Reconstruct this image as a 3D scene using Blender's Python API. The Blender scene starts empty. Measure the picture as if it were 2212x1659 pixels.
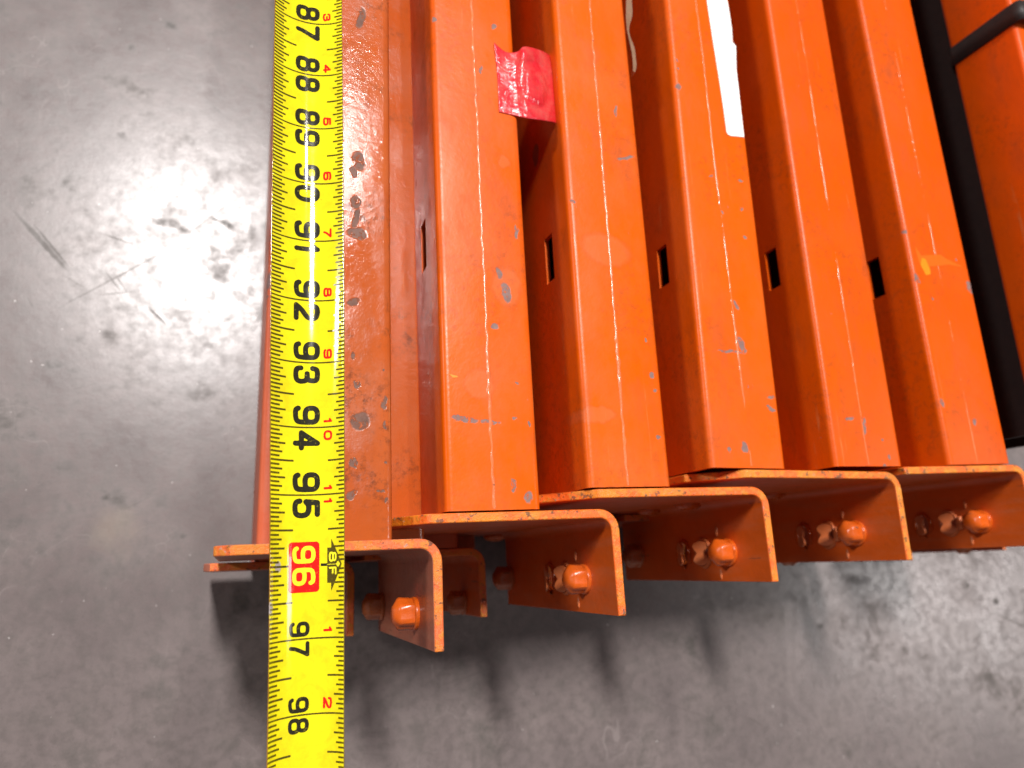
import bpy, bmesh, math, random
from mathutils import Vector, Matrix, noise
random.seed(7)
SC = bpy.context.scene
COL = SC.collection
I = 0.0254                 # everything below is in inches, x right, y away along the beams, z up
H = 19.3                   # camera height above the floor

# ---------------------------------------------------------------- camera
CX, CY = 1106.0, 829.5     # photograph measured on a 2212 x 1659 copy
FL = 1593.946
d = Vector((500-CX, 1240-CY, FL)).normalized()       # straight down, in camera axes (x right, y down, z forward)
ya = Vector((740-CX, -5900-CY, FL)).normalized()     # along the beams
xa = d.cross(ya)
if xa.x < 0: xa = -xa
ROT = Matrix((xa, ya, -d))
def ray(px, py): return ROT @ Vector((px-CX, py-CY, FL))
def at(px, py, z):         # photo point -> x, y on the horizontal plane at height z above the floor
    r = ray(px, py); t = (z-H)/r.z
    return Vector((r.x*t, r.y*t, z))
def atx(px, py, x):        # photo point on the vertical plane x = const
    r = ray(px, py); t = x/r.x
    return Vector((x, r.y*t, H+r.z*t))
cam = bpy.data.cameras.new('camera'); cam_o = bpy.data.objects.new('camera', cam); COL.objects.link(cam_o)
cm = Matrix.Identity(4)
for i in range(3):
    cm[i][0] = ROT[i][0]; cm[i][1] = -ROT[i][1]; cm[i][2] = -ROT[i][2]
cm[2][3] = H*I
cam_o.matrix_world = cm
cam.sensor_width = 36; cam.lens = 36*FL/2212
cam.clip_start = 0.01; cam.clip_end = 200
cam.dof.use_dof = True; cam.dof.focus_distance = 11.3*I; cam.dof.aperture_fstop = 9.5
SC.camera = cam_o

# ---------------------------------------------------------------- light
W = bpy.data.worlds.new('World'); SC.world = W; W.use_nodes = True
W.node_tree.nodes['Background'].inputs['Color'].default_value = (0.62, 0.58, 0.60, 1)
W.node_tree.nodes['Background'].inputs['Strength'].default_value = 0.21
LH = 250                   # lamps hang about six metres up
def lamp(dx, dy, sx, sy, power, col=(1, .955, .93)):
    l = bpy.data.lights.new('high_bay_lamp', 'AREA'); l.shape = 'RECTANGLE'
    l.size = sx*I; l.size_y = sy*I; l.energy = power; l.color = col
    o = bpy.data.objects.new('high_bay_lamp', l); COL.objects.link(o)
    p = Vector((dx*LH, dy*LH, LH+H))*I
    o.location = p
    o.rotation_euler = (Vector((0, 0, 0))-p).to_track_quat('-Z', 'Y').to_euler()
lamp(-.065, .47, 24, 42, 710)
lamp(.165, .64, 7, 16, 120)
lamp(1.30, -.12, 70, 90, 190)
lamp(-1.9, .75, 50, 70, 620)
SC.view_settings.view_transform = 'Standard'; SC.view_settings.look = 'None'
SC.view_settings.exposure = 0; SC.view_settings.gamma = 1

# ---------------------------------------------------------------- helpers
def wp(v): return Vector((v[0]*I, v[1]*I, v[2]*I))
def tag(o, label=None, cat=None, group=None, kind=None):
    if label: o['label'] = label
    if cat: o['category'] = cat
    if group: o['group'] = group
    if kind: o['kind'] = kind
    return o
def empty(name, loc, rz=0):
    o = bpy.data.objects.new(name, None); COL.objects.link(o)
    o.empty_display_size = .02
    o.location = wp(loc); o.rotation_euler = (0, 0, rz)
    return o
def link(name, me, mats, parent=None):
    o = bpy.data.objects.new(name, me); COL.objects.link(o)
    if mats:
        for m in (mats if isinstance(mats, (list, tuple)) else [mats]): me.materials.append(m)
    if parent is not None: o.parent = parent
    return o
def mesh(name, bm, mats, parent=None, smooth=35):
    me = bpy.data.meshes.new(name)
    bmesh.ops.scale(bm, vec=(I, I, I), verts=bm.verts)
    bm.to_mesh(me); bm.free()
    if smooth:
        for p in me.polygons: p.use_smooth = True
        me.set_sharp_from_angle(angle=math.radians(smooth))
    return link(name, me, mats, parent)
def bevel(o, w, seg=2):
    m = o.modifiers.new('bevel', 'BEVEL'); m.width = w*I; m.segments = seg; m.limit_method = 'ANGLE'; m.angle_limit = math.radians(40)
    m.harden_normals = False

# ---------------------------------------------------------------- materials
class NT:
    def __init__(s, name):
        s.m = bpy.data.materials.new(name); s.m.use_nodes = True; s.t = s.m.node_tree
        s.b = s.t.nodes['Principled BSDF']
        g = s.n('ShaderNodeNewGeometry'); v = s.n('ShaderNodeVectorMath'); v.operation = 'SCALE'
        s.l(g.outputs['Position'], v.inputs[0]); v.inputs['Scale'].default_value = 1/I
        s.pos = v.outputs[0]; s.geo = g
    def n(s, t): return s.t.nodes.new(t)
    def l(s, a, b): s.t.links.new(a, b)
    def noise(s, scale, detail=4, rough=.55, vec=None, stretch=None, dist=0):
        v = vec or s.pos
        if stretch:
            k = s.n('ShaderNodeVectorMath'); k.operation = 'MULTIPLY'; s.l(v, k.inputs[0]); k.inputs[1].default_value = stretch; v = k.outputs[0]
        k = s.n('ShaderNodeTexNoise'); k.inputs['Scale'].default_value = scale; k.inputs['Detail'].default_value = detail
        k.inputs['Roughness'].default_value = rough; k.inputs['Distortion'].default_value = dist
        s.l(v, k.inputs['Vector']); return k.outputs['Fac']
    def ramp(s, a, lo, hi, o0=0., o1=1., smooth=False):
        k = s.n('ShaderNodeMapRange'); s.l(a, k.inputs[0])
        if smooth: k.interpolation_type = 'SMOOTHSTEP'
        for i, x in zip((1, 2, 3, 4), (lo, hi, o0, o1)): k.inputs[i].default_value = x
        return k.outputs[0]
    def math(s, op, a, b=None):
        k = s.n('ShaderNodeMath'); k.operation = op
        for i, x in enumerate((a, b)):
            if x is None: continue
            if isinstance(x, (int, float)): k.inputs[i].default_value = x
            else: s.l(x, k.inputs[i])
        return k.outputs[0]
    def mix(s, f, a, b):
        k = s.n('ShaderNodeMix'); k.data_type = 'RGBA'
        if isinstance(f, (int, float)): k.inputs[0].default_value = f
        else: s.l(f, k.inputs[0])
        for i, x in ((6, a), (7, b)):
            if isinstance(x, tuple): k.inputs[i].default_value = (*x, 1)
            else: s.l(x, k.inputs[i])
        return k.outputs[2]
    def warp(s, amt, scale):
        k = s.n('ShaderNodeTexNoise'); k.inputs['Scale'].default_value = scale; k.inputs['Detail'].default_value = 3; s.l(s.pos, k.inputs['Vector'])
        a = s.n('ShaderNodeVectorMath'); a.operation = 'SUBTRACT'; s.l(k.outputs['Color'], a.inputs[0]); a.inputs[1].default_value = (.5, .5, .5)
        b = s.n('ShaderNodeVectorMath'); b.operation = 'MULTIPLY_ADD'; s.l(a.outputs[0], b.inputs[0]); b.inputs[1].default_value = (amt,)*3; s.l(s.pos, b.inputs[2])
        return b.outputs[0]
    def blob(s, vec, c, r, ang=0, hard=.8):
        """mask of an irregular spot; r = (rx, ry, rz), None = endless along that axis"""
        a = s.n('ShaderNodeVectorMath'); a.operation = 'SUBTRACT'; s.l(vec, a.inputs[0]); a.inputs[1].default_value = tuple(c)
        v = a.outputs[0]
        if ang:
            q = s.n('ShaderNodeVectorRotate'); q.rotation_type = 'Z_AXIS'; s.l(v, q.inputs['Vector']); q.inputs['Angle'].default_value = -ang; v = q.outputs[0]
        b = s.n('ShaderNodeVectorMath'); b.operation = 'MULTIPLY'; s.l(v, b.inputs[0]); b.inputs[1].default_value = tuple(0 if x is None else 1/x for x in r)
        e = s.n('ShaderNodeVectorMath'); e.operation = 'LENGTH'; s.l(b.outputs[0], e.inputs[0])
        return s.ramp(e.outputs['Value'], 1.0, hard, 0, 1, True)
    def union(s, ms):
        o = ms[0]
        for k in ms[1:]: o = s.math('MAXIMUM', o, k)
        return o
    def bump(s, h, dist, strength=1., normal=None):
        k = s.n('ShaderNodeBump'); k.inputs['Distance'].default_value = dist*I; k.inputs['Strength'].default_value = strength
        s.l(h, k.inputs['Height'])
        if normal: s.l(normal, k.inputs['Normal'])
        return k.outputs[0]
    def out(s, col=None, rough=None, normal=None, spec=None, **kw):
        for nm, x in (('Base Color', col), ('Roughness', rough), ('Normal', normal), ('Specular IOR Level', spec)):
            if x is None: continue
            if isinstance(x, tuple): s.b.inputs[nm].default_value = (*x, 1)
            elif isinstance(x, (int, float)): s.b.inputs[nm].default_value = x
            else: s.l(x, s.b.inputs[nm])
        for k, x in kw.items(): s.b.inputs[k].default_value = x
        return s.m

def top_blobs(N, vec, lst, z):
    ms = []
    for (px, py, w, h, a) in lst:      # centre and half size in photo pixels, tilt in degrees
        c = at(px, py, z); k = (c-Vector((0, 0, H))).length/FL
        ms.append(N.blob(vec, (c.x, c.y, z), (w*k, h*k*1.05, 1.2), math.radians(a), .72))
    return N.union(ms)

def paint(name, base, dust, dust_amt, rough, chips, z, stains=(), seed=0., side=(), peel=.0016, spec=.21, dirt=.3, chipcol=((.10, .085, .085), (.27, .23, .22))):
    N = NT(name)
    big = N.noise(.35, 3, .5, stretch=(1, .35, 1)); mid = N.noise(2.2, 5, .6, stretch=(1, .5, 1)); fine = N.noise(26, 4, .6)
    c = N.mix(N.ramp(big, .35, .68), base, tuple(x*y for x, y in zip(base, (.96, 1.10, 1.3))))
    c = N.mix(N.math('MULTIPLY', N.ramp(mid, .40, .75), .35), c, tuple(x*.78 for x in base))
    dm = N.math('MULTIPLY', N.ramp(N.noise(.9, 6, .62, stretch=(1, .6, 1)), .42, .72), dust_amt)
    dm = N.math('MULTIPLY', dm, N.ramp(fine, .3, .6, .6, 1))
    c = N.mix(dm, c, dust)
    if dirt:
        dt = N.math('MULTIPLY', N.ramp(N.noise(6, 7, .78), .50, .62), N.ramp(N.noise(.6, 4, .6), .46, .60))
        c = N.mix(N.math('MULTIPLY', dt, dirt), c, (.11, .035, .015))
    w = N.warp(.16, 5.)
    rag = N.ramp(N.noise(11, 6, .8, stretch=(1, .6, 1)), .40, .46, .0, 1)
    lng = N.noise(1.0, 4, .6, stretch=(9, .22, 3)); sp_ = N.ramp(lng, .665, .69)
    sp_ = N.math('MULTIPLY', sp_, N.ramp(N.noise(1.6, 3), .45, .6))
    c = N.mix(N.math('MULTIPLY', sp_, .45), c, (.60, .20, .06))
    gr = N.math('MULTIPLY', N.ramp(N.noise(1.7, 7, .7, stretch=(1, .4, 1)), .50, .66), N.ramp(N.noise(.45, 2), .42, .62))
    c = N.mix(N.math('MULTIPLY', gr, .42), c, (.30, .050, .006))
    # old stains: a thin darker rim and a slightly dusty inside
    for (px, py, rw, rh, a) in stains:
        m0 = top_blobs(N, w, [(px, py, rw, rh, a)], z); m1 = top_blobs(N, w, [(px, py, rw*.9, rh*.92, a)], z)
        rim = N.math('SUBTRACT', m0, m1)
        c = N.mix(N.math('MULTIPLY', m1, .16), c, (.55, .22, .12))
        c = N.mix(N.math('MULTIPLY', rim, .4), c, (.28, .07, .02))
    # chips down to the grey steel, and side spots of painted light
    cm_ = N.ramp(N.noise(4.1, 6, .74), .70, .74)
    cm_ = N.math('MULTIPLY', cm_, N.ramp(N.noise(.7, 2, .5), .47, .55))
    tiny = N.math('MULTIPLY', N.ramp(N.noise(13, 4, .7), .70, .74), N.ramp(N.noise(1.1, 2), .45, .6, 0, .8))
    ms = [cm_, tiny]
    if chips:
        tb = top_blobs(N, w, chips, z)
        ms.append(N.math('MULTIPLY', tb, rag))
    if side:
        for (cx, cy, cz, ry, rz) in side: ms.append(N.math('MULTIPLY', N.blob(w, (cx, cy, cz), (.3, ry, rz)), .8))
    chip_and_light = N.union(ms)
    grey = N.mix(N.noise(7, 4, .6), *chipcol)
    c = N.mix(N.math('MULTIPLY', chip_and_light, .88), c, grey)
    r = N.math('ADD', N.ramp(mid, .3, .8, rough-.05, rough+.13), N.math('MULTIPLY', chip_and_light, .5))
    r = N.math('ADD', N.math('ADD', r, N.math('MULTIPLY', dm, .22)), N.math('MULTIPLY', gr, .2))
    h = N.math('ADD', N.math('MULTIPLY', N.noise(9, 3, .5), .9), N.math('MULTIPLY', fine, .35))
    h = N.math('SUBTRACT', h, N.math('MULTIPLY', chip_and_light, 1.3))
    h = N.math('ADD', h, N.math('MULTIPLY', N.noise(.8, 2, .4), 3.0))
    return N.out(c, r, N.bump(h, peel*4, .55), spec)

ORANGE = (.70, .092, .0003)
DEEP = (.67, .080, .0002)
SALMON = (.46, .080, .012)
DUST = (.46, .22, .13)
ZT = H-11.27               # top of the upper beams
ZL = H-15.3                # top of the lower beams

# floor
def make_floor_mat():
    N = NT('polished_concrete')
    a = N.noise(.07, 5, .6); b = N.noise(.45, 7, .62); f = N.noise(3.5, 6, .65); g = N.noise(30, 3, .6)
    c = N.mix(N.ramp(a, .3, .7), (.098, .083, .083), (.158, .130, .126))
    c = N.mix(N.ramp(b, .32, .72), c, (.185, .152, .146))
    c = N.mix(N.math('MULTIPLY', N.ramp(f, .42, .68), .6), c, (.070, .060, .055))
    c = N.mix(N.math('MULTIPLY', N.ramp(g, .35, .75), .18), c, (.22, .19, .18))
    fl = N.math('MULTIPLY', N.ramp(N.noise(.9, 6, .7, dist=.3), .52, .68), N.ramp(N.noise(.22, 2), .42, .6))
    c = N.mix(N.math('MULTIPLY', fl, .68), c, (.060, .054, .047))
    hs = N.union([N.math('MULTIPLY', N.ramp(N.math('ABSOLUTE', N.math('SUBTRACT', N.noise(.35, 2, .4, stretch=st_), .5)), .0022, .0), N.ramp(N.noise(.5, 3), .52, .60)) for st_ in ((1, 3.1, 1), (2.7, 1.2, 1), (1.3, .9, 1))])
    c = N.mix(N.math('MULTIPLY', hs, .35), c, (.30, .26, .25))
    pore = N.ramp(N.noise(13, 3, .6), .64, .70)
    c = N.mix(N.math('MULTIPLY', pore, .28), c, (.055, .048, .045))
    speck = N.ramp(N.noise(3.4, 4, .7), .70, .74)
    c = N.mix(N.math('MULTIPLY', speck, .6), c, (.05, .045, .04))
    w = N.warp(.30, 2.6); w2 = N.warp(.05, 6)
    def stains(lst, vec, hard):
        ms = []
        for (px, py, rx, ry, ang, s_) in lst:
            c_ = at(px, py, 0); k = c_.copy(); k.z -= H; k = k.length/FL
            ms.append(N.math('MULTIPLY', N.blob(vec, c_, (rx*k, ry*k, None), math.radians(ang), hard), s_))
        return N.union(ms)
    st = stains([(368, 56, 26, 16, 0, .75), (488, 486, 24, 11, -28, .85), (462, 474, 14, 6, -30, .6), (385, 490, 34, 12, -25, .55), (345, 478, 22, 9, -25, .5),
        (287, 107, 11, 15, 0, .5), (545, 95, 12, 12, 0, .4), (150, 398, 18, 22, 0, .45), (262, 292, 9, 12, 0, .4), (118, 786, 26, 14, 0, .6),
        (158, 800, 18, 10, 0, .4), (240, 730, 26, 20, -30, .4), (430, 850, 40, 26, 20, .38), (140, 1010, 34, 20, 0, .42), (40, 1130, 46, 16, 0, .40),
        (340, 1090, 30, 18, 30, .30), (490, 690, 10, 8, 0, .55), (445, 745, 14, 10, 0, .3), (60, 942, 24, 12, 10, .45), (520, 15, 16, 9, 0, .4),
        (567, 50, 8, 8, 0, .5), (550, 95, 10, 10, 0, .4), (470, 238, 14, 6, -35, .5), (395, 1155, 10, 6, 20, .55), (225, 1075, 12, 7, 0, .5),
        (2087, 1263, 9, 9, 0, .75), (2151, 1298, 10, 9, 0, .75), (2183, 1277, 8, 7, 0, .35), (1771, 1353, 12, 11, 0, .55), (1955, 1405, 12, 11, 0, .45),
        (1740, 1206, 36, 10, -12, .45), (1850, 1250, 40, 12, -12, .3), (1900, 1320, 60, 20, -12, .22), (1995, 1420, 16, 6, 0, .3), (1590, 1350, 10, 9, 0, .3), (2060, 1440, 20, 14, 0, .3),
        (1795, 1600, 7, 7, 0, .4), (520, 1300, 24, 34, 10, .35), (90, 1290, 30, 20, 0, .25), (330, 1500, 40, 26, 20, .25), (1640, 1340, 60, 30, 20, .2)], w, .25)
    st = N.math('MULTIPLY', st, N.ramp(N.noise(4, 5, .75), .38, .56, .25, 1))
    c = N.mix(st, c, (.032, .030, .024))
    def line(lst):
        ms = []
        for (x0, y0, x1, y1, wd, s_) in lst:
            p, q = at(x0, y0, 0), at(x1, y1, 0); m = (p+q)/2; v = q-p
            ms.append(N.math('MULTIPLY', N.blob(w2, m, (v.length/2, wd*.008, None), math.atan2(v.y, v.x), .4), s_))
        return N.union(ms)
    sc = N.union([
        line([(15, 440, 165, 605, 11, .75), (60, 470, 160, 590, 6, .7), (315, 658, 362, 705, 6, .7), (208, 500, 306, 534, 4, .5), (222, 580, 268, 636, 3, .5),
              (240, 580, 280, 640, 3, .45), (60, 700, 400, 520, 5, .35), (190, 640, 310, 628, 3, .35), (0, 636, 60, 664, 4, .5), (55, 635, 75, 670, 3, .5), (120, 585, 200, 632, 3, .3),
              (380, 525, 520, 420, 4, .25), (2140, 1320, 2230, 1362, 5, .7), (1990, 1200, 2090, 1265, 4, .35), (2120, 1375, 2150, 1445, 4, .4), (2150, 1450, 2230, 1400, 3, .4)]),
        line([(1760, 1540, 1790, 1610, 3, .3), (1380, 1500, 1560, 1560, 4, .2), (250, 1110, 350, 1060, 3, .3), (30, 880, 300, 800, 3, .22), (420, 10, 600, 150, 8, .12), (1600, 1540, 1668, 1580, 4, .3),
              (1955, 1620, 1985, 1520, 4, .3), (300, 50, 520, 300, 4, .12), (560, 255, 610, 232, 3, .2), (900, 1500, 1100, 1430, 4, .2)])])
    c = N.mix(sc, c, (.052, .043, .036))
    cream = stains([(255, 1130, 70, 60, 0, .35), (1660, 1290, 120, 80, 0, .10)], N.warp(1.4, 1.2), .1)  # left patch: faint lamp reflection put into the floor colour
    c = N.mix(cream, c, (.28, .23, .18))
    fleck = N.ramp(N.noise(9, 1, .4), .795, .81)
    c = N.mix(N.math('MULTIPLY', fleck, .6), c, (.75, .72, .70))
    r = N.math('ADD', N.ramp(b, .25, .75, .20, .33), N.math('ADD', N.ramp(f, .4, .7, 0, .10), N.math('MULTIPLY', sc, .18)))
    r = N.math('ADD', N.math('ADD', r, N.math('MULTIPLY', st, .26)), N.math('MULTIPLY', fl, .16))
    h = N.math('ADD', N.math('MULTIPLY', N.noise(1.1, 4, .6), 1.), N.math('MULTIPLY', N.noise(14, 4, .7), .10))
    return N.out(c, r, N.bump(h, .010, .5), .42)
M_FLOOR = make_floor_mat()

# edge faces of the brackets: sheared steel, orange with yellow primer, rust and bare spots
def edge_mat(name, a, b, dark_amt=1.):
    N = NT(name)
    n1 = N.noise(2.4, 5, .65); n2 = N.noise(7, 6, .7); n3 = N.noise(6.5, 6, .74)
    c = N.mix(N.ramp(n1, .46, .56), a, b)
    c = N.mix(N.ramp(n2, .53, .57), c, (.62, .20, .02))
    c = N.mix(N.math('MULTIPLY', N.ramp(n3, .575, .61), .8*dark_amt), c, (.09, .045, .03))
    c = N.mix(N.math('MULTIPLY', N.ramp(N.noise(4, 6, .74), .62, .66), .7*dark_amt), c, (.34, .30, .28))
    r = N.ramp(n2, .3, .7, .28, .6)
    h = N.math('ADD', n2, N.math('MULTIPLY', n3, .6))
    return N.out(c, r, N.bump(h, .045, .8), .5)
M_EDGE = edge_mat('sheared_plate_edge', (.80, .13, .012), (.76, .22, .012))
M_EDGE2 = edge_mat('sheared_plate_edge_yellowed', (.74, .13, .010), (.70, .24, .015))
M_EDGE_S = edge_mat('sheared_plate_edge_dusty', (.72, .13, .03), (.74, .19, .02))

def plain_paint(name, base, rough=.34, dust_amt=.25, dk=.5):
    N = NT(name)
    a = N.noise(1.2, 5, .6); f = N.noise(8, 5, .6); st = N.noise(1.6, 5, .6, stretch=(3, 3, .5))
    c = N.mix(N.ramp(a, .3, .7), base, tuple(x*.8 for x in base))
    c = N.mix(N.math('MULTIPLY', N.ramp(st, .45, .75), dust_amt), c, DUST)
    sc = N.ramp(N.noise(3, 3, .5, stretch=(1, 5, .6)), .70, .73)
    c = N.mix(N.math('MULTIPLY', sc, dk), c, (.12, .05, .03))
    h = N.math('ADD', f, a)
    return N.out(c, N.ramp(f, .3, .7, rough-.05, rough+.12), N.bump(h, .007, .5), .5)
M_BR = plain_paint('bracket_orange_paint', (.72, .115, .010))
M_BR_S = plain_paint('bracket_salmon_paint', (.50, .15, .085), dust_amt=.45)
M_BR_R = plain_paint('bracket_red_oxide_paint', (.45, .07, .02))
M_STUD = plain_paint('stud_worn_orange_paint', (.62, .10, .007), .24, .12, .9)
M_STUD_D = plain_paint('stud_dark_paint', (.50, .13, .04), .28, .3, .8)
M_LUG = plain_paint('lug_tan_paint', (.66, .17, .05), .4, .5, .8)
M_BEAD = plain_paint('weld_bead_paint', (.78, .18, .06), .17, .35, .9)

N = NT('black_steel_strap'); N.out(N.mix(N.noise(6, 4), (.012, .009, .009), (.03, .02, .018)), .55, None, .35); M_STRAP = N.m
N = NT('dark_tube_inside'); N.out((.05, .012, .008), .8, None, .1); M_IN = N.m

# ---------------------------------------------------------------- floor
bm = bmesh.new()
bmesh.ops.create_grid(bm, x_segments=1, y_segments=1, size=160)
fl = mesh('floor', bm, M_FLOOR, smooth=0); tag(fl, kind='structure')

# ---------------------------------------------------------------- beams
def rounded(pts, rad, seg=5):
    """round the corners of a closed outline given counter-clockwise; concave corners get a small radius"""
    out = []
    n = len(pts)
    for i in range(n):
        p, a, b = Vector(pts[i]), Vector(pts[i-1]), Vector(pts[(i+1) % n])
        u = (a-p).normalized(); v = (b-p).normalized()
        r = rad[i]
        s, e = p+u*r, p+v*r
        for k in range(seg+1):
            t = k/seg; out.append((s*(1-t)**2 + p*2*t*(1-t) + e*t*t))
    return out
def tube_mesh(prof, inner, y0, y1, slots, xl=0):
    """closed sheet-steel section swept along y; slots = [(ya, yb, za, zb)] cut through the left wall"""
    bm = bmesh.new()
    def shell(pr, flip):
        n = len(pr)
        # the longest left-hand vertical run of the outline is cut into a grid round the slots
        li = max(range(n), key=lambda i: (abs(pr[i].x-pr[(i+1) % n].x) < 1e-4 and pr[i].x < min(q.x for q in pr)+1e-3) * abs(pr[i].y-pr[(i+1) % n].y))
        ys = sorted({y0, y1, *[s for sl in slots for s in sl[:2]]})
        rows = [[bm.verts.new((q.x, y, q.y)) for q in pr] for y in ys]
        za, zb = pr[li].y, pr[(li+1) % n].y
        zs = sorted({s for sl in slots for s in sl[2:]}, reverse=za > zb)
        mids = [[bm.verts.new((pr[li].x, y, z)) for z in zs] for y in ys]
        for r in range(len(ys)-1):
            for i in range(n):
                j = (i+1) % n
                if i == li:
                    A = [rows[r][i]]+mids[r]+[rows[r][j]]; B = [rows[r+1][i]]+mids[r+1]+[rows[r+1][j]]
                    for k in range(len(A)-1):
                        ym = (ys[r]+ys[r+1])/2; zm = (A[k].co.z+A[k+1].co.z)/2
                        if any(s[0] < ym < s[1] and s[2] < zm < s[3] for s in slots): continue
                        f = [A[k], A[k+1], B[k+1], B[k]]
                        bm.faces.new(f if not flip else f[::-1])
                else:
                    f = [rows[r][i], rows[r][j], rows[r+1][j], rows[r+1][i]]
                    bm.faces.new(f if not flip else f[::-1])
        return rows, mids, ys, zs
    ro = shell(prof, False); ri = shell(inner, True)
    for k in (0, -1):
        a, b = ro[0][k], ri[0][k]; n = len(a)
        for i in range(n):
            j = (i+1) % n; bm.faces.new([a[i], a[j], b[j], b[i]])
    for s in slots:      # slot rims: the thickness of the sheet
        yi = [ro[2].index(s[0]), ro[2].index(s[1])]; zi = [ro[3].index(s[2]), ro[3].index(s[3])]
        o, i_ = ro[1], ri[1]
        for a, b in (((yi[0], zi[0]), (yi[1], zi[0])), ((yi[1], zi[0]), (yi[1], zi[1])), ((yi[1], zi[1]), (yi[0], zi[1])), ((yi[0], zi[1]), (yi[0], zi[0]))):
            bm.faces.new([o[a[0]][a[1]], o[b[0]][b[1]], i_[b[0]][b[1]], i_[a[0]][a[1]]])
    bmesh.ops.recalc_face_normals(bm, faces=bm.faces)
    return bm
def section(w, h, tot, drop, r=.13):
    # step beam: top part w wide, ledge 'drop' below the top, tot wide below (x from the left face, y up from the base)
    a = [(0, 0), (tot, 0), (tot, h-drop), (w, h-drop), (w, h), (0, h)]
    t = .085
    b = [(t, t), (tot-t, t), (tot-t, h-drop-t), (w-t, h-drop-t), (w-t, h-t), (t, h-t)]
    ro = [r, r, r, .10, r, r]; ri = [.05, .05, .05, .12, .05, .05]
    return rounded(a, ro), rounded(b, ri, 5)

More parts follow.
